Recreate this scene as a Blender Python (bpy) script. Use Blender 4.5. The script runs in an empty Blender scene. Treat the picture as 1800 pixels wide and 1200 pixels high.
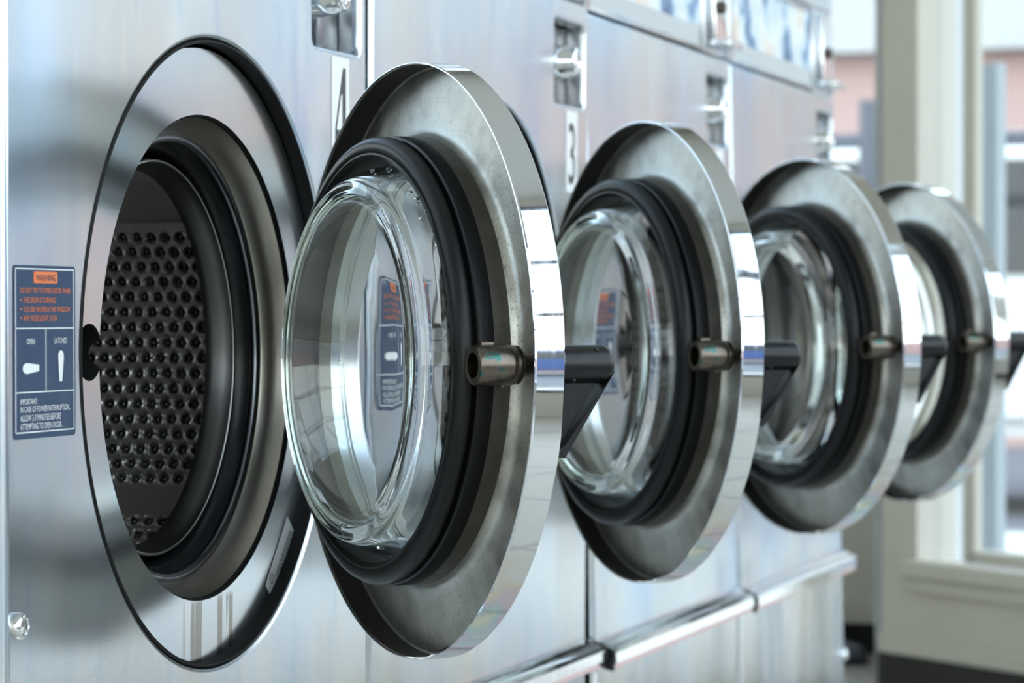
import bpy, bmesh, math, random
from mathutils import Vector, Matrix
random.seed(7)
scene = bpy.context.scene
col = scene.collection
PI = math.pi
R = math.radians

# ------------------------------------------------------------------ measures
W = 0.70          # machine pitch
S0 = 1.7936       # left front corner of the first machine
ZC = 0.75         # height of the door centres
XO = 0.360        # centre of the opening, from the left corner
OR = 0.2430       # radius of the opening in the front panel
RD = 0.2292       # door radius
RH = 0.2053       # hinge to door centre
YH = -0.0210

# ------------------------------------------------------------------ materials
def new_mat(name):
    m = bpy.data.materials.new(name)
    m.use_nodes = True
    nt = m.node_tree
    b = nt.nodes['Principled BSDF']
    return m, nt, b

def simple(name, color, rough=0.5, metal=0.0, bump=0.0, bscale=200.0, spec=0.5, var=0.0, vscale=8.0):
    m, nt, b = new_mat(name)
    b.inputs['Base Color'].default_value = (*color, 1)
    b.inputs['Roughness'].default_value = rough
    b.inputs['Metallic'].default_value = metal
    b.inputs['Specular IOR Level'].default_value = spec
    tc = nt.nodes.new('ShaderNodeTexCoord')
    if bump:
        n = nt.nodes.new('ShaderNodeTexNoise'); n.inputs['Scale'].default_value = bscale
        n.inputs['Detail'].default_value = 3
        nt.links.new(tc.outputs['Object'], n.inputs['Vector'])
        bp = nt.nodes.new('ShaderNodeBump'); bp.inputs['Strength'].default_value = bump
        bp.inputs['Distance'].default_value = 0.001
        nt.links.new(n.outputs['Fac'], bp.inputs['Height'])
        nt.links.new(bp.outputs['Normal'], b.inputs['Normal'])
    if var:
        n = nt.nodes.new('ShaderNodeTexNoise'); n.inputs['Scale'].default_value = vscale
        n.inputs['Detail'].default_value = 5
        nt.links.new(tc.outputs['Object'], n.inputs['Vector'])
        mx = nt.nodes.new('ShaderNodeMix'); mx.data_type = 'RGBA'
        mx.inputs['A'].default_value = (*[c * (1 - var) for c in color], 1)
        mx.inputs['B'].default_value = (*[min(1, c * (1 + var)) for c in color], 1)
        nt.links.new(n.outputs['Fac'], mx.inputs['Factor'])
        nt.links.new(mx.outputs['Result'], b.inputs['Base Color'])
    return m

def ramp(nt, src, stops):
    r = nt.nodes.new('ShaderNodeValToRGB')
    els = r.color_ramp.elements
    while len(els) < len(stops):
        els.new(0.5)
    for e, (p, c) in zip(els, stops):
        e.position = p
        e.color = (*c, 1) if len(c) == 3 else c
    nt.links.new(src, r.inputs['Fac'])
    return r

def noise(nt, vec, scale, detail=3, sx=(1, 1, 1), w=None, rough=0.5):
    mp = nt.nodes.new('ShaderNodeMapping'); mp.inputs['Scale'].default_value = sx
    nt.links.new(vec, mp.inputs['Vector'])
    n = nt.nodes.new('ShaderNodeTexNoise')
    if w is not None:
        n.noise_dimensions = '4D'
        nt.links.new(w, n.inputs['W'])
    n.inputs['Scale'].default_value = scale; n.inputs['Detail'].default_value = detail
    n.inputs['Roughness'].default_value = rough
    nt.links.new(mp.outputs['Vector'], n.inputs['Vector'])
    return n

def brushed_steel(name, base, rough=0.27, wave=1.0, aniso=0.5, stain=1.0, brush=(1.0, 1, 60), drips=False):
    """Satin stainless sheet: horizontal grain, slightly buckled, with faint stains."""
    m, nt, b = new_mat(name)
    tc = nt.nodes.new('ShaderNodeTexCoord'); v = tc.outputs['Object']
    oi = nt.nodes.new('ShaderNodeObjectInfo')
    rnd = nt.nodes.new('ShaderNodeMath'); rnd.operation = 'MULTIPLY'; rnd.inputs[1].default_value = 40
    nt.links.new(oi.outputs['Random'], rnd.inputs[0])
    b.inputs['Metallic'].default_value = 1.0
    b.inputs['Anisotropic'].default_value = aniso
    tg = nt.nodes.new('ShaderNodeTangent'); tg.direction_type = 'RADIAL'; tg.axis = 'Z'
    nt.links.new(tg.outputs['Tangent'], b.inputs['Tangent'])
    # tarnish: bluish and tan clouds plus vertical runs
    n1 = noise(nt, v, 3.0, 4, (1.5, 1, 1), rnd.outputs[0])
    r1 = ramp(nt, n1.outputs['Fac'], [(0.30, (base[0]*0.80, base[1]*0.91, base[2]*1.06)), (0.5, base),
                                      (0.68, (base[0]*1.04, base[1]*0.95, base[2]*0.84))])
    n2 = noise(nt, v, 9.0, 5, (5, 1, 0.6), rnd.outputs[0], 0.65)
    r2 = ramp(nt, n2.outputs['Fac'], [(0.50, (1, 1, 1)), (0.66, (0.74, 0.84, 0.98)), (0.76, (1, 1, 1))])
    mx = nt.nodes.new('ShaderNodeMix'); mx.data_type = 'RGBA'; mx.blend_type = 'MULTIPLY'
    mx.inputs['Factor'].default_value = 0.6 * stain
    nt.links.new(r1.outputs['Color'], mx.inputs['A']); nt.links.new(r2.outputs['Color'], mx.inputs['B'])
    nt.links.new(mx.outputs['Result'], b.inputs['Base Color'])
    if drips:
        sx = nt.nodes.new('ShaderNodeSeparateXYZ'); nt.links.new(v, sx.inputs[0])
        def rng(src, a, b_):
            q = nt.nodes.new('ShaderNodeMapRange'); q.inputs['From Min'].default_value = a; q.inputs['From Max'].default_value = b_
            nt.links.new(src, q.inputs['Value']); return q.outputs['Result']
        def mul(a, b_):
            q = nt.nodes.new('ShaderNodeMath'); q.operation = 'MULTIPLY'; nt.links.new(a, q.inputs[0]); nt.links.new(b_, q.inputs[1]); return q.outputs[0]
        nd = noise(nt, v, 26.0, 2, (3.2, 0.1, 0.10), None, 0.5)
        k = mul(rng(nd.outputs['Fac'], 0.50, 0.53), rng(sx.outputs['Z'], ZC - 0.188, ZC - 0.194))
        k = mul(k, mul(rng(sx.outputs['X'], XO - 0.045, XO - 0.03), rng(sx.outputs['X'], XO + 0.085, XO + 0.075)))
        m3 = nt.nodes.new('ShaderNodeMix'); m3.data_type = 'RGBA'; nt.links.new(k, m3.inputs['Factor'])
        nt.links.new(mx.outputs['Result'], m3.inputs['A']); m3.inputs['B'].default_value = (0.30, 0.29, 0.27, 1)
        nt.links.new(m3.outputs['Result'], b.inputs['Base Color'])
    n3 = noise(nt, v, 12.0, 6, brush, None, 0.6)
    mr = nt.nodes.new('ShaderNodeMapRange'); mr.inputs['To Min'].default_value = rough * 0.92; mr.inputs['To Max'].default_value = rough * 1.08
    nt.links.new(n3.outputs['Fac'], mr.inputs['Value'])
    nt.links.new(mr.outputs['Result'], b.inputs['Roughness'])
    # buckling of the sheet, then grain
    n4 = noise(nt, v, 2.2, 2, (2.2, 1, 0.8), rnd.outputs[0], 0.4)
    b1 = nt.nodes.new('ShaderNodeBump'); b1.inputs['Strength'].default_value = 1.0
    b1.inputs['Distance'].default_value = 0.012 * wave
    nt.links.new(n4.outputs['Fac'], b1.inputs['Height'])
    n5 = noise(nt, v, 40.0, 3, (brush[0]*1.0, 1, brush[2]), None, 0.5)
    b2 = nt.nodes.new('ShaderNodeBump'); b2.inputs['Strength'].default_value = 0.02
    b2.inputs['Distance'].default_value = 0.0001
    nt.links.new(n5.outputs['Fac'], b2.inputs['Height'])
    nt.links.new(b1.outputs['Normal'], b2.inputs['Normal'])
    nt.links.new(b2.outputs['Normal'], b.inputs['Normal'])
    return m

def zinc_pan(name):
    """Stamped zinc coated inner pan of the door, mottled and speckled with corrosion."""
    m, nt, b = new_mat(name)
    tc = nt.nodes.new('ShaderNodeTexCoord'); v = tc.outputs['Object']
    b.inputs['Metallic'].default_value = 0.9
    n1 = noise(nt, v, 14, 6, rough=0.6)
    r1 = ramp(nt, n1.outputs['Fac'], [(0.3, (0.20, 0.19, 0.17)), (0.5, (0.56, 0.55, 0.50)), (0.7, (0.72, 0.72, 0.66))])
    n2 = noise(nt, v, 750, 2)
    r2 = ramp(nt, n2.outputs['Fac'], [(0.62, (1, 1, 1)), (0.70, (0.25, 0.2, 0.14))])
    n3 = noise(nt, v, 7, 2)
    r3 = ramp(nt, n3.outputs['Fac'], [(0.42, (0, 0, 0)), (0.6, (1, 1, 1))])
    mx = nt.nodes.new('ShaderNodeMix'); mx.data_type = 'RGBA'; mx.blend_type = 'MULTIPLY'
    nt.links.new(r3.outputs['Color'], mx.inputs['Factor'])
    nt.links.new(r1.outputs['Color'], mx.inputs['A']); nt.links.new(r2.outputs['Color'], mx.inputs['B'])
    nt.links.new(mx.outputs['Result'], b.inputs['Base Color'])
    mr = nt.nodes.new('ShaderNodeMapRange'); mr.inputs['To Min'].default_value = 0.26; mr.inputs['To Max'].default_value = 0.48
    nt.links.new(n1.outputs['Fac'], mr.inputs['Value']); nt.links.new(mr.outputs['Result'], b.inputs['Roughness'])
    bp = nt.nodes.new('ShaderNodeBump'); bp.inputs['Strength'].default_value = 0.25; bp.inputs['Distance'].default_value = 0.0008
    n4 = noise(nt, v, 260, 4)
    nt.links.new(n4.outputs['Fac'], bp.inputs['Height']); nt.links.new(bp.outputs['Normal'], b.inputs['Normal'])
    return m

def chrome_mat(name, color=(0.83, 0.84, 0.85), rough=0.06, scratch=0.15):
    m, nt, b = new_mat(name)
    tc = nt.nodes.new('ShaderNodeTexCoord'); v = tc.outputs['Object']
    b.inputs['Metallic'].default_value = 1
    b.inputs['Base Color'].default_value = (*color, 1)
    n = noise(nt, v, 90, 5, (1, 1, 0.15), None, 0.7)
    mr = nt.nodes.new('ShaderNodeMapRange'); mr.inputs['From Min'].default_value = 0.4; mr.inputs['From Max'].default_value = 0.8
    mr.inputs['To Min'].default_value = rough; mr.inputs['To Max'].default_value = rough + scratch
    nt.links.new(n.outputs['Fac'], mr.inputs['Value']); nt.links.new(mr.outputs['Result'], b.inputs['Roughness'])
    return m

def glass_mat(name):
    m, nt, b = new_mat(name)
    b.inputs['Base Color'].default_value = (0.985, 1.0, 0.992, 1)
    b.inputs['Roughness'].default_value = 0.0
    b.inputs['Transmission Weight'].default_value = 1.0
    b.inputs['IOR'].default_value = 1.5
    tc = nt.nodes.new('ShaderNodeTexCoord')
    n = noise(nt, tc.outputs['Object'], 9, 2)
    bp = nt.nodes.new('ShaderNodeBump'); bp.inputs['Strength'].default_value = 0.12; bp.inputs['Distance'].default_value = 0.001
    nt.links.new(n.outputs['Fac'], bp.inputs['Height']); nt.links.new(bp.outputs['Normal'], b.inputs['Normal'])
    va = nt.nodes.new('ShaderNodeVolumeAbsorption')
    va.inputs['Color'].default_value = (0.50, 0.80, 0.58, 1); va.inputs['Density'].default_value = 5
    nt.links.new(va.outputs['Volume'], nt.nodes['Material Output'].inputs['Volume'])
    return m

def pane_mat(name, tint=(0.93, 0.97, 0.97)):
    m = bpy.data.materials.new(name); m.use_nodes = True
    nt = m.node_tree
    nt.nodes.remove(nt.nodes['Principled BSDF'])
    out = nt.nodes['Material Output']
    tr = nt.nodes.new('ShaderNodeBsdfTransparent'); tr.inputs['Color'].default_value = (*tint, 1)
    gl = nt.nodes.new('ShaderNodeBsdfGlossy'); gl.inputs['Roughness'].default_value = 0.02
    lw = nt.nodes.new('ShaderNodeLayerWeight'); lw.inputs['Blend'].default_value = 0.5
    pw = nt.nodes.new('ShaderNodeMath'); pw.operation = 'POWER'; pw.inputs[1].default_value = 5
    fr = nt.nodes.new('ShaderNodeMath'); fr.operation = 'MULTIPLY_ADD'; fr.inputs[1].default_value = 0.9; fr.inputs[2].default_value = 0.04
    nt.links.new(lw.outputs['Facing'], pw.inputs[0]); nt.links.new(pw.outputs[0], fr.inputs[0])
    mx = nt.nodes.new('ShaderNodeMixShader')
    nt.links.new(fr.outputs[0], mx.inputs[0]); nt.links.new(tr.outputs[0], mx.inputs[1]); nt.links.new(gl.outputs[0], mx.inputs[2])
    nt.links.new(mx.outputs[0], out.inputs['Surface'])
    return m

def brick_mat(name, c1, c2, mortar, scale=1.0):
    m, nt, b = new_mat(name)
    tc = nt.nodes.new('ShaderNodeTexCoord')
    mp = nt.nodes.new('ShaderNodeMapping'); mp.inputs['Rotation'].default_value = (R(90), 0, R(90))
    nt.links.new(tc.outputs['Object'], mp.inputs['Vector'])
    br = nt.nodes.new('ShaderNodeTexBrick'); br.inputs['Scale'].default_value = scale
    br.inputs['Color1'].default_value = (*c1, 1); br.inputs['Color2'].default_value = (*c2, 1)
    br.inputs['Mortar'].default_value = (*mortar, 1)
    br.inputs['Mortar Size'].default_value = 0.012; br.inputs['Brick Width'].default_value = 0.24; br.inputs['Row Height'].default_value = 0.08
    nt.links.new(mp.outputs['Vector'], br.inputs['Vector'])
    nt.links.new(br.outputs['Color'], b.inputs['Base Color'])
    b.inputs['Roughness'].default_value = 0.9
    return m

def tile_mat(name):
    m, nt, b = new_mat(name)
    tc = nt.nodes.new('ShaderNodeTexCoord')
    br = nt.nodes.new('ShaderNodeTexBrick'); br.offset = 0.0
    br.inputs['Scale'].default_value = 1.0
    br.inputs['Color1'].default_value = (0.50, 0.46, 0.40, 1); br.inputs['Color2'].default_value = (0.53, 0.49, 0.43, 1)
    br.inputs['Mortar'].default_value = (0.38, 0.35, 0.31, 1)
    br.inputs['Mortar Size'].default_value = 0.006; br.inputs['Brick Width'].default_value = 0.305; br.inputs['Row Height'].default_value = 0.305
    nt.links.new(tc.outputs['Object'], br.inputs['Vector'])
    nt.links.new(br.outputs['Color'], b.inputs['Base Color'])
    b.inputs['Roughness'].default_value = 0.25
    return m

def artwork_mat(name):
    """Printed backlit style picture: loose blue, white and skin toned patches."""
    m, nt, b = new_mat(name)
    tc = nt.nodes.new('ShaderNodeTexCoord'); v = tc.outputs['Object']
    oi = nt.nodes.new('ShaderNodeObjectInfo')
    rnd = nt.nodes.new('ShaderNodeMath'); rnd.operation = 'MULTIPLY'; rnd.inputs[1].default_value = 0.0
    nt.links.new(oi.outputs['Random'], rnd.inputs[0])
    n = noise(nt, v, 11, 3, (0.85, 1, 0.8), rnd.outputs[0], 0.55)
    r = ramp(nt, n.outputs['Fac'], [(0.36, (0.03, 0.09, 0.22)), (0.42, (0.10, 0.24, 0.45)), (0.46, (0.55, 0.68, 0.78)),
                                    (0.55, (0.80, 0.84, 0.86)), (0.61, (0.78, 0.62, 0.50)), (0.66, (0.75, 0.80, 0.84))])
    nt.links.new(r.outputs['Color'], b.inputs['Base Color'])
    b.inputs['Roughness'].default_value = 0.25
    return m

def bronze_mat(name):
    m, nt, b = new_mat(name)
    tc = nt.nodes.new('ShaderNodeTexCoord'); v = tc.outputs['Object']
    n = noise(nt, v, 70, 4)
    r = ramp(nt, n.outputs['Fac'], [(0.35, (0.09, 0.075, 0.06)), (0.62, (0.17, 0.14, 0.115)), (0.68, (0.03, 0.14, 0.12)), (0.72, (0.13, 0.11, 0.09))])
    nt.links.new(r.outputs['Color'], b.inputs['Base Color'])
    b.inputs['Metallic'].default_value = 0.9; b.inputs['Roughness'].default_value = 0.28
    return m

M = {}
M['panel'] = brushed_steel('brushed_steel_panel', (0.64, 0.68, 0.715), 0.25, 1.0, 0.5)
M['tub'] = brushed_steel('brushed_steel_tub', (0.66, 0.68, 0.69), 0.17, 0.12, 0.3, 0.25, drips=True)
M['tube'] = simple('tub_tube_steel', (0.50, 0.465, 0.41), 0.30, 0.95, 0.1, 60, var=0.25, vscale=14)
M['chrome'] = chrome_mat('polished_chrome')
M['rim'] = chrome_mat('polished_rim', (0.86, 0.87, 0.88), 0.045, 0.06)
def heat_tint(m):
    nt = m.node_tree; b = nt.nodes['Principled BSDF']
    tc = nt.nodes.new('ShaderNodeTexCoord'); sx = nt.nodes.new('ShaderNodeSeparateXYZ'); nt.links.new(tc.outputs['Object'], sx.inputs[0])
    n = noise(nt, tc.outputs['Object'], 5, 3, (2, 3, 2), None, 0.6)
    r = ramp(nt, n.outputs['Fac'], [(0.36, (0.86, 0.87, 0.88)), (0.42, (0.85, 0.68, 0.42)), (0.47, (0.74, 0.50, 0.62)), (0.52, (0.42, 0.58, 0.80)), (0.57, (0.45, 0.70, 0.66)), (0.63, (0.84, 0.76, 0.52)), (0.7, (0.86, 0.87, 0.88))])
    q = nt.nodes.new('ShaderNodeMapRange'); q.inputs['From Min'].default_value = -0.13; q.inputs['From Max'].default_value = -0.19
    q.inputs['To Max'].default_value = 0.6
    nt.links.new(sx.outputs['Z'], q.inputs['Value'])
    mx = nt.nodes.new('ShaderNodeMix'); mx.data_type = 'RGBA'; mx.inputs['A'].default_value = (0.86, 0.87, 0.88, 1)
    nt.links.new(q.outputs['Result'], mx.inputs['Factor']); nt.links.new(r.outputs['Color'], mx.inputs['B'])
    nt.links.new(mx.outputs['Result'], b.inputs['Base Color'])
heat_tint(M['rim'])
M['zinc'] = zinc_pan('zinc_pan')
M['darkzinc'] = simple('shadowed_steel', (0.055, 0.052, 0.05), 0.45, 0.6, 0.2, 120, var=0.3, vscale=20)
M['hub'] = simple('dark_shaded_hub_steel', (0.20, 0.185, 0.16), 0.36, 0.85, 0.3, 260, var=0.35, vscale=60)  # hub band's shading and its dark speckled coating, both put into the colour
M['rubber'] = simple('black_rubber', (0.007, 0.007, 0.0075), 0.34, 0.0, 0.08, 60, 0.28)
M['boot'] = simple('tub_boot_rubber', (0.008, 0.009, 0.010), 0.25, 0.0, 0.05, 60, 0.3)
M['black'] = simple('matt_black_enamel', (0.008, 0.008, 0.009), 0.30, 0.0, 0.15, 300, 0.35)
M['dark'] = simple('dark_cabinet', (0.008, 0.008, 0.008), 0.6, spec=0.2)
M['bead'] = simple('clamp_ring_steel', (0.22, 0.23, 0.25), 0.25, 1.0)
M['drum'] = simple('drum_steel', (0.62, 0.60, 0.58), 0.36, 1.0)
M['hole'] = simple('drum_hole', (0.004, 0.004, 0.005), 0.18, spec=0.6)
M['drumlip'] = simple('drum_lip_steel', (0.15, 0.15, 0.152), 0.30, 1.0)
M['glass'] = glass_mat('bowl_glass')
M['drop'] = simple('water', (1, 1, 1), 0.0); M['drop'].node_tree.nodes['Principled BSDF'].inputs['Transmission Weight'].default_value = 1
M['bronze'] = bronze_mat('tarnished_bronze')
M['brass'] = simple('worn_brass', (0.12, 0.095, 0.055), 0.3, 1.0)
M['navy'] = simple('navy_print', (0.018, 0.045, 0.105), 0.45, 0.0, 0.3, 900, var=0.2, vscale=200)
M['labelwhite'] = simple('white_print', (0.80, 0.82, 0.83), 0.4)
M['orange'] = simple('orange_print', (0.78, 0.20, 0.06), 0.4)
M['ink'] = simple('black_print', (0.03, 0.03, 0.035), 0.4)
M['silverlabel'] = simple('silver_label', (0.42, 0.45, 0.46), 0.35, 0.4)
M['art'] = artwork_mat('printed_picture')
M['brown'] = simple('brown_button', (0.07, 0.05, 0.04), 0.3)
M['paint'] = simple('cream_wall_paint', (0.74, 0.71, 0.63), 0.55, 0, 0.1, 30, var=0.06, vscale=3)
M['trimpaint'] = simple('grey_trim_paint', (0.66, 0.635, 0.57), 0.5, 0, 0.1, 30, var=0.05, vscale=5)
M['ceil'] = simple('ceiling_paint', (0.80, 0.80, 0.78), 0.8, var=0.03)
M['cove'] = simple('black_cove_base', (0.01, 0.01, 0.012), 0.4)
M['tile'] = tile_mat('floor_tile')
M['pane'] = pane_mat('window_pane')
M['bluepane'] = pane_mat('tinted_pane', (0.80, 0.88, 0.92))
M['alum'] = simple('aluminium_frame', (0.10, 0.11, 0.13), 0.4, 0.5)
M['brick'] = brick_mat('red_brick', (0.50, 0.20, 0.175), (0.55, 0.25, 0.22), (0.50, 0.34, 0.31))
M['brick2'] = brick_mat('pink_brick', (0.55, 0.26, 0.22), (0.60, 0.32, 0.27), (0.60, 0.50, 0.45))
M['fascia'] = simple('pale_fascia', (0.47, 0.47, 0.46), 0.6)
M['upper'] = simple('grey_render', (0.24, 0.25, 0.27), 0.8, var=0.2, vscale=0.4)
M['paleblue'] = simple('pale_blue_paint', (0.42, 0.48, 0.53), 0.4)
M['white'] = simple('white_paint', (0.82, 0.82, 0.80), 0.5)
M['lightgrey'] = simple('light_grey_paint', (0.50, 0.53, 0.545), 0.5, var=0.02)
M['asphalt'] = simple('asphalt', (0.16, 0.16, 0.17), 0.9, var=0.15, vscale=2)
M['concrete'] = simple('pavement', (0.62, 0.56, 0.48), 0.85, var=0.1, vscale=2)
M['carblue'] = simple('blue_car_paint', (0.02, 0.08, 0.28), 0.2)
M['tyre'] = simple('tyre', (0.02, 0.02, 0.02), 0.8)
M['carglass'] = simple('car_glass', (0.03, 0.035, 0.04), 0.05)
M['pole'] = simple('grey_pole', (0.10, 0.11, 0.14), 0.5)
M['shoe'] = simple('glossy_black_leather', (0.05, 0.06, 0.085), 0.14, spec=1.0)

# ------------------------------------------------------------------ mesh helpers
def link(name, me, parent=None, mats=()):
    o = bpy.data.objects.new(name, me); col.objects.link(o)
    for m in mats: me.materials.append(m)
    if parent: o.parent = parent
    return o

def from_bm(name, bm, mats, parent=None, smooth=30):
    bmesh.ops.recalc_face_normals(bm, faces=bm.faces[:])
    me = bpy.data.meshes.new(name); bm.to_mesh(me); bm.free()
    if not isinstance(mats, (list, tuple)): mats = [mats]
    o = link(name, me, parent, mats)
    if smooth:
        me.polygons.foreach_set('use_smooth', [True] * len(me.polygons))
        me.set_sharp_from_angle(angle=R(smooth))
    return o

def lathe(bm, prof, c=(0, 0, 0), seg=128, closed=False, mat=0, skew=0.0, a0=None, a1=None):
    """Revolve (radius, y) points about an axis along Y through c. skew leans the disc."""
    full = a0 is None
    n = seg if full else seg + 1
    rings = []
    for r, y in prof:
        ring = []
        for i in range(n):
            a = 2 * PI * i / seg if full else a0 + (a1 - a0) * i / seg
            z = r * math.sin(a)
            ring.append(bm.verts.new((c[0] + r * math.cos(a), c[1] + y + skew * z, c[2] + z)))
        rings.append(ring)
    m = len(prof)
    for j in range(m if closed else m - 1):
        A, B = rings[j], rings[(j + 1) % m]
        for i in range(n if full else n - 1):
            k = (i + 1) % n
            f = bm.faces.new((A[i], A[k], B[k], B[i])); f.material_index = mat
    return rings

def disc(bm, r, y, c=(0, 0, 0), seg=48, mat=0):
    vs = [bm.verts.new((c[0] + r * math.cos(2 * PI * i / seg), c[1] + y, c[2] + r * math.sin(2 * PI * i / seg))) for i in range(seg)]
    f = bm.faces.new(vs); f.material_index = mat

def box(bm, a, b, mat=0, bev=0.0, mtx=None):
    r = bmesh.ops.create_cube(bm, size=1)
    vs = r['verts']
    cen = [(a[i] + b[i]) / 2 for i in range(3)]; sz = [abs(b[i] - a[i]) for i in range(3)]
    for v in vs:
        v.co = Vector((cen[0] + v.co.x * sz[0], cen[1] + v.co.y * sz[1], cen[2] + v.co.z * sz[2]))
    fs = {f for v in vs for f in v.link_faces}
    if bev:
        es = list({e for v in vs for e in v.link_edges})
        rr = bmesh.ops.bevel(bm, geom=es, offset=bev, segments=2, affect='EDGES', profile=0.5)
        fs = set(rr['faces']) | {f for v in rr['verts'] for f in v.link_faces}
    for f in fs:
        if f.is_valid: f.material_index = mat
    if mtx:
        vv = {v for f in fs if f.is_valid for v in f.verts}
        for v in vv: v.co = mtx @ v.co

def prism(bm, pts, d0, d1, axis='x', mat=0):
    """Extrude polygon pts (2-D) from d0 to d1 along an axis. x: pts=(y,z); y: pts=(x,z)."""
    def P(p, d):
        return (d, p[0], p[1]) if axis == 'x' else (p[0], d, p[1]) if axis == 'y' else (p[0], p[1], d)
    A = [bm.verts.new(P(p, d0)) for p in pts]; B = [bm.verts.new(P(p, d1)) for p in pts]
    n = len(pts)
    fs = [bm.faces.new(A), bm.faces.new(B[::-1])]
    for i in range(n):
        fs.append(bm.faces.new((A[i], B[i], B[(i + 1) % n], A[(i + 1) % n])))
    for f in fs: f.material_index = mat

def rrect(x0, z0, x1, z1, r, n=6):
    out = []
    for cx, cz, a in ((x1 - r, z1 - r, 0), (x0 + r, z1 - r, 90), (x0 + r, z0 + r, 180), (x1 - r, z0 + r, 270)):
        for i in range(n + 1):
            t = R(a + 90 * i / n)
            out.append((cx + r * math.cos(t), cz + r * math.sin(t)))
    return out

def flat(bm, pts, y, mat=0):
    f = bm.faces.new([bm.verts.new((p[0], y, p[1])) for p in pts]); f.material_index = mat
    return f

def sheet(name, loops, bevel, mats, parent, y=0.0, smooth=40):
    """Metal sheet in the XZ plane with rounded, rolled edges; first loop is the outline, others are holes."""
    cu = bpy.data.curves.new(name, 'CURVE'); cu.dimensions = '2D'; cu.fill_mode = 'BOTH'
    cu.bevel_depth = bevel; cu.offset = -bevel; cu.bevel_resolution = 3; cu.extrude = 0.0005
    for lp in loops:
        sp = cu.splines.new('POLY'); sp.points.add(len(lp) - 1); sp.use_cyclic_u = True
        for p, q in zip(sp.points, lp): p.co = (q[0], q[1], 0, 1)
    tmp = bpy.data.objects.new('tmp', cu); col.objects.link(tmp)
    dg = bpy.context.evaluated_depsgraph_get(); dg.update()
    me = bpy.data.meshes.new_from_object(tmp.evaluated_get(dg))
    bpy.data.objects.remove(tmp); bpy.data.curves.remove(cu)
    for v in me.vertices:
        x, z, d = v.co
        v.co = (x, y - d + bevel + 0.0005, z)
    me.flip_normals()
    me.materials.clear()
    o = link(name, me, parent, mats)
    me.name = name
    me.polygons.foreach_set('use_smooth', [True] * len(me.polygons))
    me.set_sharp_from_angle(angle=R(smooth))
    return o

def text_into(bm, s, x, z, w, h, y, mat, align='LEFT'):
    """Lettering fitted to width w and cap height h, lower left corner at x, z."""
    cu = bpy.data.curves.new('t', 'FONT'); cu.body = s; cu.align_x = 'LEFT'; cu.resolution_u = 3
    tmp = bpy.data.objects.new('tmp', cu); col.objects.link(tmp)
    dg = bpy.context.evaluated_depsgraph_get(); dg.update()
    me = bpy.data.meshes.new_from_object(tmp.evaluated_get(dg))
    bpy.data.objects.remove(tmp); bpy.data.curves.remove(cu)
    xs = [v.co.x for v in me.vertices]
    x0, x1 = min(xs), max(xs)
    caph = 0.729
    b2 = bmesh.new(); b2.from_mesh(me); bpy.data.meshes.remove(me)
    k = w / (x1 - x0)
    vm = {}
    for v in b2.verts:
        vm[v] = bm.verts.new((x + (v.co.x - x0) * k, y, z + v.co.y * h / caph))
    for f in b2.faces:
        try:
            g = bm.faces.new([vm[v] for v in f.verts]); g.material_index = mat
        except ValueError:
            pass
    b2.free()

def tag(o, label, cat, group=None):
    o['label'] = label; o['category'] = cat
    if group: o['group'] = group
def struct(o):
    o['kind'] = 'structure'; return o

# ------------------------------------------------------------------ the washing machine
def circle(cx, cz, r, n=320):
    return [(cx + r * math.cos(2 * PI * i / n), cz + r * math.sin(2 * PI * i / n)) for i in range(n)]

ZT = ZC + 0.3715      # top edge of the front panel
ZR = ZC - 0.340       # rail height
C = (XO, 0, ZC)

root = bpy.data.objects.new('washing_machine', None); col.objects.link(root)

# cabinet shell
bm = bmesh.new()
box(bm, (0.010, 0.03, 0.06), (0.014, 0.72, ZC + 0.60)); box(bm, (0.684, 0.03, 0.06), (0.688, 0.72, ZC + 0.60))
box(bm, (0.014, 0.715, 0.06), (0.684, 0.72, ZC + 0.60)); box(bm, (0.014, 0.03, 0.06), (0.684, 0.715, 0.064))
box(bm, (0.014, 0.03, ZC + 0.596), (0.684, 0.715, ZC + 0.60))
for fx in (0.06, 0.64):
    for fy in (0.08, 0.66): box(bm, (fx - 0.02, fy - 0.02, 0.015), (fx + 0.02, fy + 0.02, 0.06))
cab = from_bm('cabinet', bm, M['dark'], root, 0)

# front panel with the round opening and the lock recess; lower panel under the rail
rec = rrect(0.563, ZC + 0.257, 0.676, ZC + 0.346, 0.008)
sheet('front_panel', [[(0.003, ZR), (0.692, ZR), (0.692, ZT), (0.003, ZT)], circle(XO, ZC, OR), rec], 0.0045, [M['panel']], root)
sheet('lower_panel', [[(0.003, 0.05), (0.692, 0.05), (0.692, ZR - 0.002), (0.003, ZR - 0.002)]], 0.0045, [M['panel']], root)

# black rubber trim round the opening
bm = bmesh.new()
t = [(OR - 0.0004, 0.0030), (OR - 0.0012, 0.0008), (OR - 0.0026, 0.0004), (OR - 0.0034, 0.0020), (OR - 0.0034, 0.0125), (OR + 0.004, 0.0125), (OR + 0.004, 0.0095), (OR - 0.0004, 0.0095)]
lathe(bm, t, C, 256, closed=True)
from_bm('opening_trim', bm, M['dark'], root, 60)

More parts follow.
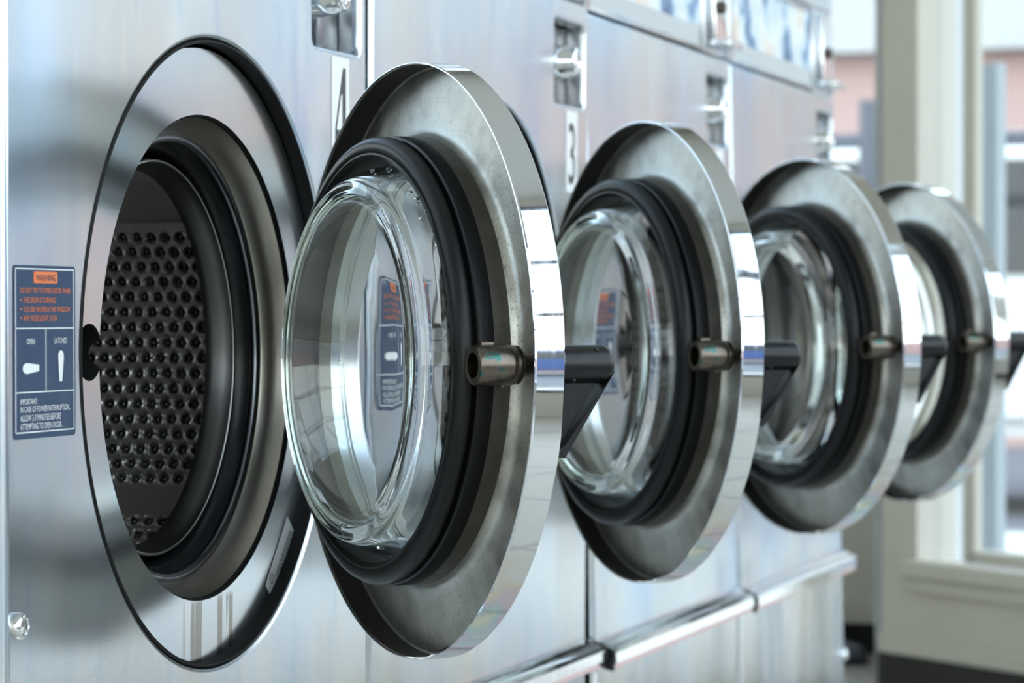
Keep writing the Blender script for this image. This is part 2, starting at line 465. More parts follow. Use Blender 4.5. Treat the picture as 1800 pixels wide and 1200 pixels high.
# tub front: brushed ring, funnel behind it, with the notch that takes the latch bolt
tz = ZC - 0.0035
bm = bmesh.new()
lathe(bm, [(0.2400, 0.0125), (0.1885, 0.0120)], (XO, 0, tz), 160, mat=0)
lathe(bm, [(0.1885, 0.0120), (0.1870, 0.0135), (0.1862, 0.0160)], (XO, 0, tz), 160, mat=2)
lathe(bm, [(0.1862, 0.0160), (0.1835, 0.0250), (0.1800, 0.0300), (0.1755, 0.0350), (0.1735, 0.0400), (0.1735, 0.060), (0.2400, 0.060), (0.2400, 0.0125)], (XO, 0, tz), 160, mat=1)
bmesh.ops.remove_doubles(bm, verts=bm.verts[:], dist=1e-5)
tub = from_bm('tub_front', bm, [M['tub'], M['tube'], M['rubber']], root, 35)
bm = bmesh.new()
lathe(bm, [(0.0205, -0.01), (0.0205, 0.034)], (XO - 0.2045, 0, ZC + 0.0032), 40); bmesh.ops.holes_fill(bm, edges=[e for e in bm.edges if e.is_boundary])
cut = from_bm('cutter', bm, [M['dark']], None, 0)
md = tub.modifiers.new('b', 'BOOLEAN'); md.operation = 'DIFFERENCE'; md.object = cut; md.solver = 'EXACT'; md.material_mode = 'TRANSFER'
dg = bpy.context.evaluated_depsgraph_get(); dg.update()
me = bpy.data.meshes.new_from_object(tub.evaluated_get(dg)); tub.modifiers.clear()
old = tub.data; tub.data = me; bpy.data.meshes.remove(old); me.name = 'tub_front'
bpy.data.objects.remove(cut)
me.set_sharp_from_angle(angle=R(35))

# rating label on the ring, lower right
bm = bmesh.new()
lw, lh = 0.026, 0.072
flat(bm, rrect(-lw / 2, -lh / 2, lw / 2, lh / 2, 0.002), 0, 0)
for k in range(5):
    x = -0.001 + k * 0.0026
    z = -0.018 + k * 0.003
    while z < 0.030:
        L = random.uniform(0.002, 0.006)
        prism(bm, [(x, z), (x + 0.0011, z), (x + 0.0011, z + L), (x, z + L)], -0.0001, -0.0002, 'y', 1); z += L + 0.001
lathe(bm, [(0.0036, -0.0002), (0.0044, -0.0002)], (-0.006, 0, -0.024), 24, mat=1)
b3 = bmesh.new(); text_into(b3, 'UL', -0.0025, -0.0015, 0.005, 0.0030, 0, 1)
b3.transform(Matrix.Translation((-0.006, -0.0003, -0.024))); me = bpy.data.meshes.new('t'); b3.to_mesh(me); b3.free(); bm.from_mesh(me); bpy.data.meshes.remove(me)
b3 = bmesh.new(); text_into(b3, 'CE', -0.004, -0.003, 0.008, 0.006, 0, 1)
b3.transform(Matrix.Translation((0.006, -0.0003, -0.028)) @ Matrix.Rotation(R(90), 4, 'Y')); me = bpy.data.meshes.new('t'); b3.to_mesh(me); b3.free(); bm.from_mesh(me); bpy.data.meshes.remove(me)
for f in bm.faces:
    if len(f.verts) < 5 and f.material_index == 0: f.material_index = 1
o = from_bm('rating_label', bm, [M['silverlabel'], M['ink']], tub, 0)
o.location = (XO + 0.157, 0.0116, ZC - 0.173); o.rotation_euler = (0, R(42), 0)
o['label'] = 'silver rating label'

# rubber boot between tub and drum
bm = bmesh.new()
t = [(0.1715 + 0.0045 * math.cos(a), 0.0400 + 0.0045 * math.sin(a)) for a in [2 * PI * i / 12 for i in range(12)]]
lathe(bm, t, (XO, 0, tz), 128, closed=True)
from_bm('clamp_ring', bm, M['bead'], root, 60)
bm = bmesh.new()
lathe(bm, [(0.1695, 0.042), (0.1640, 0.048), (0.1600, 0.056), (0.162, 0.075)], (XO, 0, tz), 128)
from_bm('tub_boot', bm, M['boot'], root, 60)

# drum: lip, front plate, dimpled wall, back
DR = 0.28
bm = bmesh.new()
lathe(bm, [(0.1560, 0.0640), (0.1550, 0.0530)], (XO, 0, tz), 128, mat=1)
lathe(bm, [(0.1550, 0.0530), (0.1542, 0.0518), (0.1532, 0.0515), (0.1526, 0.0522)], (XO, 0, tz), 128, mat=0)  # lip's edge highlight put into the colour with the brighter steel
lathe(bm, [(0.1526, 0.0522), (0.1515, 0.0600), (0.1475, 0.0680), (0.1475, 0.0740), (0.155, 0.0780), (0.22, 0.082), (DR, 0.086)], (XO, 0, tz), 128, mat=1)
A0, A1 = R(-45), R(26)
# plain wall outside the dimpled sector
lathe(bm, [(DR, 0.086), (DR, 0.40)], (XO, 0, tz), 96, mat=0, a0=A1, a1=A0 + 2 * PI)
lathe(bm, [(DR, 0.40), (0.06, 0.41), (0.001, 0.41)], (XO, 0, tz), 96, mat=0)
pitch_z, pitch_y = 0.01345 * 1.0, 0.0135
ny, nz = 170, 360
y0, y1 = 0.086, 0.275
L = DR * (A1 - A0)
grid = []
for j in range(nz + 1):
    arc = L * j / nz
    row = []
    for i in range(ny + 1):
        y = y0 + (y1 - y0) * i / ny
        rowf = arc / pitch_z
        rr = round(rowf)
        d = 0.0
        ang = math.degrees(A0 + arc / DR)
        for q in (rr - 1, rr, rr + 1):
            qa = math.degrees(A0 + q * pitch_z / DR)
            if -29.5 < qa < -25.0 or qa > 23.2: continue
            off = 0.5 * pitch_y if q % 2 else 0.0
            cy = round((y - off) / pitch_y) * pitch_y + off
            dist = math.hypot(y - cy, arc - q * pitch_z)
            r0 = 0.0050
            if dist < r0:
                d = max(d, 0.0062 * (1 - (dist / r0) ** 2) ** 0.5)
            elif dist < r0 * 1.28:
                d = min(d, -0.0008 * math.sin(PI * (dist - r0) / (r0 * 0.28))) if d <= 0 else d
        rad = DR + d
        a = A0 + arc / DR
        row.append(bm.verts.new((XO + rad * math.cos(a), y, tz + rad * math.sin(a))))
    grid.append(row)
for j in range(nz):
    for i in range(ny):
        q_ = (grid[j][i], grid[j][i + 1], grid[j + 1][i + 1], grid[j + 1][i])
        fq = bm.faces.new(q_)
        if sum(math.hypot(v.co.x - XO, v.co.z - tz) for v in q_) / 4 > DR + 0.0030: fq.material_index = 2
lathe(bm, [(DR, y1), (DR, 0.40)], (XO, 0, tz), 40, mat=0, a0=A0, a1=A1)
drum = from_bm('drum', bm, [M['drum'], M['drumlip'], M['hole']], root, 60)
for k in range(3):
    b_ = R(24.5) + k * 2 * PI / 3
    bm = bmesh.new()
    pts = []
    for rr_, aa in ((DR + 0.002, 0.0), (0.268, 0.5), (0.262, 2.0), (0.232, 9), (0.226, 12), (0.226, 18), (0.232, 21), (DR + 0.002, 30)):
        a = b_ + R(aa); pts.append((XO + rr_ * math.cos(a), tz + rr_ * math.sin(a)))
    prism(bm, pts, 0.088, 0.39, 'y')
    from_bm('lifter', bm, M['drum'], drum, 50)

# recessed lock pocket: tray, knob, rivets
bm = bmesh.new()
x0, x1, z0, z1 = 0.5625, 0.6765, ZC + 0.2565, ZC + 0.3465
prism(bm, [(0.004, z0), (0.032, z0 + 0.003), (0.032, z1 - 0.003), (0.004, z1), (0.004, z1 + 0.001), (0.034, z1), (0.034, z0), (0.004, z0 - 0.001)], x0, x1, 'x')
box(bm, (x0 - 0.001, 0.004, z0), (x0, 0.034, z1)); box(bm, (x1, 0.004, z0), (x1 + 0.001, 0.034, z1))
box(bm, (x0 + 0.062, 0.020, z0 + 0.004), (x1 - 0.002, 0.032, z1 - 0.004), 1, 0.002)
pocket = from_bm('lock_pocket', bm, [M['tub'], M['bead']], root, 40)
bm = bmesh.new()
lathe(bm, [(0.0255, 0.030), (0.0225, 0.024), (0.0190, 0.012), (0.0165, -0.006), (0.0150, -0.010), (0.0150, -0.013), (0.0135, -0.0145), (0.0100, -0.0150), (0.0088, -0.0135), (0.0040, -0.0135), (0.0035, -0.011), (0.0005, -0.011)], (0.602, 0, ZC + 0.302), 48)
from_bm('lock_knob', bm, M['chrome'], root, 40)
for zz in (0.334, 0.2685):
    bm = bmesh.new()
    lathe(bm, [(0.0058, 0.032), (0.0056, 0.019), (0.0045, 0.015), (0.0022, 0.0135), (0.0003, 0.013)], (0.588 + (0.004 if zz < .3 else 0), 0, ZC + zz), 24)
    from_bm('rivet', bm, M['chrome'], pocket, 60)

# door latch warning label
bm = bmesh.new()
lx0, lx1, lz0, lz1 = 0.013, 0.107, ZC - 0.0535, ZC + 0.0635
flat(bm, rrect(lx0, lz0, lx1, lz1, 0.003), -0.0003, 0)
def bar(x0, z0, x1, z1, m): flat(bm, [(x0, z0), (x1, z0), (x1, z1), (x0, z1)], -0.0005, m)
bx0, bx1, bz0, bz1 = lx0 + 0.0025, lx1 - 0.0022, lz0 + 0.0040, lz1 - 0.0020
tk = 0.0008
bar(bx0, bz0, bx0 + tk * 1.3, bz1, 1); bar(bx1 - tk * 1.3, bz0, bx1, bz1, 1); bar(bx0, bz0, bx1, bz0 + tk, 1); bar(bx0, bz1 - tk, bx1, bz1, 1)
H = lz1 - lz0
def zf(py):  # image row of the close view to height
    return lz1 - (py - 85) / (1105 - 85) * H
def xf(px):
    return lx0 + (px - 78) / (440 - 78) * (lx1 - lx0)
za, zb = zf(457), zf(832)
bar(bx0, za - tk / 2, bx1, za + tk / 2, 1); bar(bx0, zb - tk / 2, bx1, zb + tk / 2, 1); bar(xf(263) - tk * .7, zb, xf(263) + tk * .7, za, 1)
flat(bm, rrect(xf(193), zf(190), xf(332), zf(120), 0.0015), -0.0005, 2)
T = -0.0007
text_into(bm, 'WARNING', xf(205), zf(176), xf(321) - xf(205), zf(136) - zf(176), T, 0)
def line(s, xa, xb, za_, zb_, m): text_into(bm, s, xf(xa), zf(zb_), xf(xb) - xf(xa), zf(za_) - zf(zb_), T, m)
line('DO NOT TRY TO OPEN DOOR WHEN', 114, 409, 215, 249, 2)
for s, xb, za_, zb_ in (('THE DRUM IS TURNING', 320, 272, 306), ('YOU SEE WATER IN THE WINDOW', 406, 326, 360), ('ANY MODE LIGHT IS ON', 327, 378, 412)):
    line(s, 132, xb, za_, zb_, 2)
    zc_ = (zf(za_) + zf(zb_)) / 2
    flat(bm, [(xf(119) + 0.0011 * math.cos(a), zc_ + 0.0007 * math.sin(a)) for a in [2 * PI * i / 10 for i in range(10)]], T, 2)
line('OPEN', 151, 197, 515, 549, 1); line('LATCHED', 313, 386, 513, 547, 1)
line('IMPORTANT:', 114, 212, 868, 902, 1)
line('IN CASE OF POWER INTERRUPTION,', 114, 402, 912, 948, 1)
line('ALLOW 2-3 MINUTES BEFORE', 114, 349, 962, 1000, 1)
line('ATTEMPTING TO OPEN DOOR.', 114, 355, 1012, 1050, 1)
pts = [(xf(x), zf(z)) for x, z in ((222, 672), (222, 708), (155, 724), (140, 720), (130, 706), (127, 690), (132, 672), (142, 662), (158, 660))]
flat(bm, pts, T, 1)
pts = [(xf(x), zf(z)) for x, z in ((340, 775), (357, 775), (367, 640), (366, 612), (360, 596), (350, 589), (340, 596), (334, 612), (334, 640))]
flat(bm, pts, T, 1)
o = from_bm('warning_label', bm, [M['navy'], M['labelwhite'], M['orange']], root, 0)
o['label'] = 'navy warning label with orange and white lettering'

# panel locks low on the front
for lx, lz, nm in ((0.0165, -0.178, 'panel_lock'), (0.683, -0.4878, 'panel_lock')):
    bm = bmesh.new()
    lathe(bm, [(0.0092, 0.001), (0.0092, -0.003), (0.0082, -0.0055), (0.0066, -0.0065), (0.0060, -0.0050), (0.0052, -0.0050), (0.0048, -0.0062), (0.0016, -0.0064), (0.0012, -0.003), (0.0002, -0.003)], (lx, 0, ZC + lz), 36)
    from_bm(nm, bm, M['chrome'], root, 40)

# bumper rail
bm = bmesh.new()
prof = [(0.0, ZR + 0.013), (-0.009, ZR + 0.012), (-0.013, ZR + 0.008), (-0.020, ZR + 0.005), (-0.0235, ZR + 0.001), (-0.024, ZR - 0.010), (-0.0215, ZR - 0.0115), (-0.0225, ZR - 0.0165), (-0.019, ZR - 0.018), (0.0, ZR - 0.012)]
prism(bm, prof, 0.006, 0.688, 'x', 0)
p2 = [(y * 1.03 if y < 0 else 0, ZR + (z - ZR) * 1.03) for y, z in prof]
rail = from_bm('bumper_rail', bm, [M['chrome']], root, 25)
for xa, xb in ((0.001, 0.006), (0.688, 0.693)):
    bm = bmesh.new(); prism(bm, p2, xa, xb, 'x', 0)
    from_bm('end_cap', bm, M['black'], rail, 25)

# control housing above the panel
bm = bmesh.new()
zc0, zc1 = ZT + 0.003, ZC + 0.497
box(bm, (0.004, 0.0, zc0), (0.026, 0.03, zc1), 0, 0.002); box(bm, (0.553, 0.0, zc0), (0.560, 0.03, zc1), 0, 0.002)
box(bm, (0.684, 0.0, zc0), (0.692, 0.03, zc1), 0, 0.002)
box(bm, (0.026, 0.0, zc0), (0.553, 0.03, zc0 + 0.006), 0, 0.002); box(bm, (0.026, 0.0, zc1 - 0.006), (0.553, 0.03, zc1), 0, 0.002)
box(bm, (0.560, 0.005, zc0), (0.686, 0.03, zc1), 0)
from_bm('control_housing', bm, M['panel'], root, 40)
bm = bmesh.new(); box(bm, (0.0265, 0.006, zc0 + 0.006), (0.5525, 0.012, zc1 - 0.006), 0)
flat(bm, [(0.03, zc0 + 0.008), (0.55, zc0 + 0.008), (0.55, zc0 + 0.031), (0.03, zc0 + 0.031)], 0.0056, 1)
o = from_bm('picture_panel', bm, [M['art'], M['lightgrey']], root, 0); o['label'] = 'blue and white printed picture panel'
sheet('top_panel', [[(0.004, ZC + 0.500), (0.694, ZC + 0.500), (0.694, ZC + 0.60), (0.004, ZC + 0.60)]], 0.004, [M['panel']], root)
bm = bmesh.new()
box(bm, (0.600, -0.004, zc0 + 0.010), (0.664, 0.004, zc0 + 0.120), 0, 0.002)
box(bm, (0.598, -0.024, zc0 + 0.008), (0.668, 0.004, zc0 + 0.018), 0, 0.003)
coin = from_bm('coin_chute', bm, M['chrome'], root, 40)
bm = bmesh.new(); lathe(bm, [(0.0085, 0.0), (0.0085, -0.012), (0.006, -0.015), (0.0003, -0.015)], (0.614, 0, zc0 + 0.060), 24)
from_bm('reject_button', bm, M['brown'], coin, 40)

# number plates
def number_plate(d, parent):
    bm = bmesh.new()
    x0, x1, z0, z1 = 0.6055, 0.6480, ZC + 0.163, ZC + 0.251
    flat(bm, rrect(x0, z0, x1, z1, 0.0015), -0.0003, 0)
    if d == '4':
        def q(a, b): return (x0 + a * (x1 - x0), z1 - b * (z1 - z0))
        def poly(p): flat(bm, [q(*s) for s in p], -0.0006, 1)
        poly([(0.63, 0.10), (0.78, 0.10), (0.78, 0.90), (0.60, 0.90), (0.60, 0.36), (0.52, 0.36)])
        poly([(0.63, 0.10), (0.52, 0.36), (0.27, 0.71), (0.19, 0.71)][::1])
        poly([(0.19, 0.71), (0.60, 0.71), (0.60, 0.83), (0.19, 0.83)])
        poly([(0.78, 0.71), (0.87, 0.71), (0.87, 0.83), (0.78, 0.83)])
    else:
        text_into(bm, d, x0 + 0.009, z0 + 0.009, 0.025, 0.070, -0.0006, 1)
    o = from_bm('number_label', bm, [M['labelwhite'], M['ink']], parent, 0)
    o['label'] = 'white number plate reading ' + d
    return o

# ------------------------------------------------------------------ the door
# local frame: origin on the hinge axis at door centre height, closed position, +Y is the inner side
dc = (-RH, 0, -0.0056); SK = -0.009
def dl(bm, prof, seg=160, closed=False, mat=0): lathe(bm, prof, dc, seg, closed, mat, SK)
bm = bmesh.new()
# outer face and inner pan in one pressed shell
dl(bm, [(0.2290, 0.0010), (0.2270, -0.0015), (0.2000, -0.0050), (0.1600, -0.0060), (0.1535, -0.0060), (0.1520, -0.004), (0.1520, 0.020)], mat=1)
dl(bm, [(0.2272, 0.0010), (0.2255, -0.0002), (0.2220, 0.0004), (0.2080, 0.0016), (0.1900, 0.0040), (0.1800, 0.0066), (0.1762, 0.0082), (0.1738, 0.0105), (0.1725, 0.0145)], mat=0)
dl(bm, [(0.1725, 0.0145), (0.1722, 0.020), (0.1720, 0.0300), (0.1520, 0.0300), (0.1520, 0.020)], mat=3)
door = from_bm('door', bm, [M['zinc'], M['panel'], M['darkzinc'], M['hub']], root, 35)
bm = bmesh.new()
dl(bm, [(0.2292, 0.0), (0.2292, 0.0215), (0.2289, 0.0228), (0.2281, 0.0232), (0.2273, 0.0226), (0.2271, 0.0210)], mat=0)
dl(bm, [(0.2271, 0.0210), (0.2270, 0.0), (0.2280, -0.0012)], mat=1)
dl(bm, [(0.2280, -0.0012), (0.2292, 0.0)], mat=0)
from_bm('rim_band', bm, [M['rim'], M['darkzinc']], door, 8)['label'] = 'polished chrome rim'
bm = bmesh.new()
dl(bm, [(0.1530, 0.030), (0.1533, 0.0505), (0.1545, 0.0540), (0.1575, 0.0560), (0.1590, 0.0554), (0.1605, 0.0560), (0.1650, 0.0556), (0.1695, 0.0530), (0.1716, 0.0490), (0.1712, 0.0450), (0.1690, 0.0438), (0.1630, 0.0432),
        (0.1630, 0.0402), (0.1700, 0.0400), (0.1716, 0.0388), (0.1722, 0.0340), (0.1722, 0.0275), (0.1700, 0.0270), (0.165, 0.028)], closed=True)
from_bm('door_gasket', bm, M['rubber'], door, 35)['label'] = 'black rubber door gasket'
# thick glass bowl
bm = bmesh.new()
out = [(0.1510, 0.010), (0.1505, 0.030), (0.1490, 0.044), (0.1450, 0.054), (0.1415, 0.062)]
for i in range(9):
    a = R(10 + 80 * i / 8); out.append((0.1295 + 0.0105 * math.cos(a), 0.0635 + 0.0105 * math.sin(a)))
out += [(0.120, 0.0752), (0.100, 0.0768), (0.075, 0.0780), (0.045, 0.0788), (0.02, 0.0792), (0.0004, 0.0793)]
inn = [(0.0004, 0.0722), (0.02, 0.0721), (0.045, 0.0717), (0.075, 0.0710), (0.100, 0.0698), (0.118, 0.0686), (0.1260, 0.0672), (0.1305, 0.0640), (0.1330, 0.0590), (0.1365, 0.0530), (0.1405, 0.044), (0.1435, 0.030), (0.1440, 0.010)]
dl(bm, out + inn, seg=192, closed=True)
bmesh.ops.remove_doubles(bm, verts=bm.verts[:], dist=0.0002)
glass = from_bm('glass_bowl', bm, M['glass'], door, 80)
glass['label'] = 'thick clear glass bowl'
# water drops clinging to the side of the glass
water = []
for aa, h, s in ((88, .052, .0020), (80, .047, .0024), (60, .050, .0022), (56, .0485, .0030), (54, .0500, .0018), (49, .0480, .0020), (47, .0530, .0016), (40, .0480, .0018), (36, .0480, .0026), (66, .0450, .0015), (-78, .056, .0030)):
    rr_ = 0.1452 + (0.053 - h) * 0.45
    # drops sit on the free-edge side of the bowl
    P = Vector((dc[0] - rr_ * math.cos(R(aa)), h, dc[2] + rr_ * math.sin(R(aa))))
    mt = Matrix.Translation(P) @ Matrix.Rotation(R(aa), 4, 'Y') @ Matrix.Diagonal((0.5, 1.0, 1.0, 1))
    bm = bmesh.new(); bmesh.ops.create_icosphere(bm, subdivisions=3, radius=s, matrix=mt)
    water.append(from_bm('water_drop', bm, M['drop'], door, 80))
# latch bolt on the inner side
bz = -0.0060; bx = -RH - 0.203
bm = bmesh.new()
bc = (bx, 0, bz)
lathe(bm, [(0.0085, 0.0), (0.0085, 0.024), (0.0130, 0.024), (0.0138, 0.0245), (0.0138, 0.0258), (0.0125, 0.0262), (0.0125, 0.0270), (0.0140, 0.0275), (0.0140, 0.0290), (0.0132, 0.0296), (0.0143, 0.0310),
           (0.0146, 0.0330), (0.0146, 0.0560), (0.0138, 0.0585), (0.0120, 0.0592), (0.0092, 0.0590)], bc, 48, mat=0)
hexr = []
for y in (0.0590, 0.0500):
    hexr.append([bm.verts.new((bx + 0.0088 * math.cos(a), y, bz + 0.0088 * math.sin(a))) for a in [2 * PI * i / 6 + 0.3 for i in range(6)]])
for i in range(6):
    f = bm.faces.new((hexr[0][i], hexr[0][(i + 1) % 6], hexr[1][(i + 1) % 6], hexr[1][i])); f.material_index = 1
f = bm.faces.new(hexr[1]); f.material_index = 1
box(bm, (bx - 0.004, 0.0440, bz + 0.0125), (bx + 0.004, 0.0540, bz + 0.0165), 0, 0.0006)
bmesh.ops.create_icosphere(bm, subdivisions=2, radius=0.0022, matrix=Matrix.Translation((bx - 0.002, 0.0365, bz - 0.0145)))
o = from_bm('latch_bolt', bm, [M['bronze'], M['brass']], door, 35); o['label'] = 'tarnished bronze latch bolt'
# black lever handle on the outer side
bm = bmesh.new()
lathe(bm, [(0.0003, -0.0480), (0.0105, -0.0480), (0.0128, -0.0460), (0.0138, -0.0420), (0.0138, -0.0045)], bc, 48)
prism(bm, [(-0.006, bz - 0.010), (-0.038, bz - 0.010), (-0.0065, bz - 0.062)], bx - 0.003, bx + 0.003, 'x')
prism(bm, [(-0.0462, bz - 0.0085), (-0.0480, bz - 0.0050), (-0.0085, bz - 0.0665), (-0.0055, bz - 0.0615)][::-1], bx - 0.010, bx + 0.010, 'x')
for hy, hz in ((-0.034, 0.0105), (-0.016, -0.011)):
    bmesh.ops.create_icosphere(bm, subdivisions=2, radius=0.0018, matrix=Matrix.Translation((bx - 0.0088 , hy, bz + hz)))
o = from_bm('door_handle', bm, M['black'], door, 35); o['label'] = 'black lever door handle'
# hinge
bm = bmesh.new()
box(bm, (-0.030, -0.012, -0.075), (0.012, -0.007, 0.075), 0, 0.002)
for hz in (-0.06, 0.06):
    mt = Matrix.Translation((0, 0.006, hz)); bmesh.ops.create_cone(bm, cap_ends=True, segments=24, radius1=0.006, radius2=0.006, depth=0.045, matrix=mt)
from_bm('hinge', bm, M['chrome'], door, 30)
door.location = (XO + RH, YH, ZC)

# ------------------------------------------------------------------ lay the machines out
def copy_tree(o, parent=None, skip=('water_drop',)):
    c = o.copy(); col.objects.link(c); c.parent = parent
    for ch in list(o.children):
        if ch.name.split('.')[0] not in skip: copy_tree(ch, c, skip)
    return c
def find(rt, nm):
    for ch in rt.children:
        if ch.name.split('.')[0] == nm: return ch
specs = [  # column, lean, dz, door angle, door dx, digit, label
    (0, -0.00063, 0.0, 0.7516, -0.0139, '4', 'steel front-loading washer numbered 4, its perforated drum in full view past the open round door'),
    (1, 0.00511, -0.0015, 0.7086, -0.0045, '3', 'steel front-loading washer numbered 3, second from the camera, round glass door open'),
    (2, -0.01492, -0.0068, 0.7700, 0.0108, '2', 'steel front-loading washer with open round door, between washer 3 and the end of the row'),
    (3, -0.01920, -0.0089, 0.7780, 0.0013, None, 'farthest steel washer, at the end of the row beside the window, round door open'),
]
machines = []
for i, sp in enumerate(specs):
    m = root if i == 0 else copy_tree(root)
    machines.append(m)
for m, (k, ln, dz, th, dx, dg_, lab) in zip(machines, specs):
    m.location = (S0 + k * W, ZC * math.sin(ln), ZC * (1 - math.cos(ln)) + dz)
    m.rotation_euler = (ln, 0, 0)
    d = find(m, 'door'); d.location.x += dx; d.rotation_euler = (0, 0, th)
    if dg_: number_plate(dg_, m)
    if k:
        pass
    tag(m, lab, 'washing machine', 'front-loading washers in a row')

# ------------------------------------------------------------------ the room
def add(name, bm, mats, smooth=0):
    o = from_bm(name, bm, mats, None, smooth); return struct(o)
bm = bmesh.new(); box(bm, (-4, -2.45, -0.1), (7.2, 1.2, 0)); add('floor', bm, M['tile'])
bm = bmesh.new(); box(bm, (-4.15, -2.45, 3.72), (7.2, 1.2, 3.82)); add('ceiling', bm, M['ceil'])
bm = bmesh.new(); box(bm, (-4, 0.95, 0), (7.2, 1.1, 3.72)); add('wall_back', bm, M['paint'])
bm = bmesh.new(); box(bm, (-4.15, -2.45, 0), (-4, 1.1, 0.4)); box(bm, (-4.15, -2.45, 2.95), (-4, 1.1, 3.72)); box(bm, (-4.15, 0.6, 0.4), (-4, 1.1, 2.95)); box(bm, (-4.15, -2.45, 0.4), (-4, -2.2, 2.95))
add('wall_left', bm, M['paint'])
bm = bmesh.new()
for y in (-2.17, -1.3, -0.4, 0.57): box(bm, (-4.12, y - 0.03, 0.4), (-4.05, y + 0.03, 2.95))
for z in (0.42, 2.1, 2.93): box(bm, (-4.12, -2.2, z - 0.02), (-4.05, 0.6, z + 0.02))
o = add('fill_window', bm, M['alum'])  # unseen window behind the camera, added for more light in the drum
bm = bmesh.new(); box(bm, (-4.09, -2.2, 0.42), (-4.084, 0.6, 2.93)); from_bm('pane', bm, M['pane'], o, 0)

# front wall: low sill wall and a glazed storefront above it
YF = -2.35
bm = bmesh.new()
box(bm, (-4, YF - 0.10, 0), (3.95, YF, 0.32)); box(bm, (-4, YF - 0.10, 3.50), (3.95, YF, 3.72))
add('wall_front', bm, M['trimpaint'])
bm = bmesh.new()
for x in (-3.97, -2.4, -0.8, 0.55, 2.15, 3.87): box(bm, (x - 0.03, YF - 0.08, 0.32), (x + 0.03, YF - 0.02, 3.50))
for z in (0.34, 1.41, 2.25, 3.48): box(bm, (-4, YF - 0.08, z - 0.02), (3.9, YF - 0.02, z + 0.02))
o = add('window_1', bm, M['alum'])
bm = bmesh.new(); box(bm, (-4, YF - 0.055, 0.34), (3.9, YF - 0.049, 3.48)); g = from_bm('pane', bm, M['pane'], o, 0)

# angled entrance wall with its display window; t runs from the inner corner towards the front wall
c0 = Vector((6.14, 0.22, 0)); u = Vector((-0.669, -0.743, 0)); n_in = Vector((-0.743, 0.669, 0))
ang = math.atan2(u.y, u.x)
MD = Matrix.Translation(c0) @ Matrix.Rotation(ang, 4, 'Z')   # local x = t, local y: -y = into the room
def dbox(bm, a, b, mat=0, bev=0.0): box(bm, a, b, mat, bev, MD)
sgn = 1 if (Matrix.Rotation(ang, 3, 'Z') @ Vector((0, 1, 0))).dot(n_in) > 0 else -1
def db(bm, t0, t1, o0, o1, z0, z1, mat=0, bev=0.0):
    """o>0 is towards the room, o<0 outward."""
    ya, yb = sorted((o0 * sgn, o1 * sgn)); dbox(bm, (t0, ya, z0), (t1, yb, z1), mat, bev)
bm = bmesh.new()
db(bm, 0, 0.116, -0.10, 0, 0.07, 3.72); db(bm, 0.116, 0.70, -0.10, 0, 0.07, 0.272); db(bm, 2.70, 3.42, -0.10, 0, 0.07, 0.272); db(bm, 0.116, 3.42, -0.10, 0, 2.95, 3.72)
db(bm, 3.30, 3.42, -0.10, 0, 0.272, 2.95)
add('wall_entrance', bm, M['trimpaint'])
bm = bmesh.new()
db(bm, -0.004, 0.70, -0.09, 0.008, 0, 0.082)
db(bm, 2.70, 3.42, -0.09, 0.008, 0, 0.082)
add('baseboard_entrance', bm, M['cove'])
bm = bmesh.new()
for ta, tb in ((0.0, 0.70), (2.70, 3.42)): db(bm, ta, tb, 0.0, 0.012, 0.082, 0.120, 0, 0.004)
db(bm, 0.09, 0.70, -0.02, 0.030, 0.245, 0.280, 0, 0.006); db(bm, 0.10, 0.70, 0.0, 0.016, 0.215, 0.245, 0, 0.004)
db(bm, 0.24, 0.70, -0.09, -0.03, 0.280, 0.305, 0, 0.004)
add('trim_1', bm, M['trimpaint'])
bm = bmesh.new()
db(bm, 0.222, 0.262, -0.052, -0.030, 0.28, 2.95, 0, 0.004)
for t_ in (0.70, 1.67, 2.64): db(bm, t_, t_ + 0.06, -0.085, -0.02, 0.0, 2.95, 0, 0.004)
db(bm, 0.70, 2.70, -0.085, -0.02, 0.0, 0.09, 0, 0.004)
o = add('window_2', bm, M['trimpaint'])
bm = bmesh.new(); db(bm, 0.116, 0.70, -0.066, -0.060, 0.28, 2.95); db(bm, 0.76, 2.64, -0.066, -0.060, 0.09, 2.95); db(bm, 2.70, 3.30, -0.066, -0.060, 0.28, 2.95); from_bm('pane', bm, M['pane'], o, 0)

bm = bmesh.new(); box(bm, (6.16, 0.205, 0.0), (7.10, 0.238, 3.72)); add('wall_return', bm, M['lightgrey'])
# unseen canopy, added outside over the entrance to darken the return wall
bm = bmesh.new(); db(bm, -0.6, 3.9, -1.3, -0.12, 3.30, 3.40); add('shade_canopy', bm, M['fascia'])
# far end wall with its window
bm = bmesh.new()
box(bm, (6.80, 0.22, 0.07), (6.95, 0.95, 0.36)); box(bm, (6.80, 0.22, 2.95), (6.95, 0.95, 3.72)); box(bm, (6.80, 0.80, 0.36), (6.95, 0.95, 2.95))
add('wall_right', bm, M['paint'])
bm = bmesh.new(); box(bm, (6.79, 0.24, 0), (6.94, 0.95, 0.070)); add('baseboard_right', bm, M['cove'])
bm = bmesh.new(); box(bm, (6.785, 0.24, 0.070), (6.80, 0.95, 0.128), 0, 0.004); add('trim_2', bm, M['paint'])
bm = bmesh.new()
box(bm, (6.83, 0.74, 0.36), (6.90, 0.80, 2.95)); box(bm, (6.78, 0.24, 0.36), (6.92, 0.80, 0.39)); box(bm, (6.83, 0.24, 2.90), (6.90, 0.80, 2.95))
o = add('window_3', bm, M['trimpaint'])
bm = bmesh.new(); box(bm, (6.862, 0.24, 0.39), (6.868, 0.74, 2.90)); from_bm('pane', bm, M['pane'], o, 0)

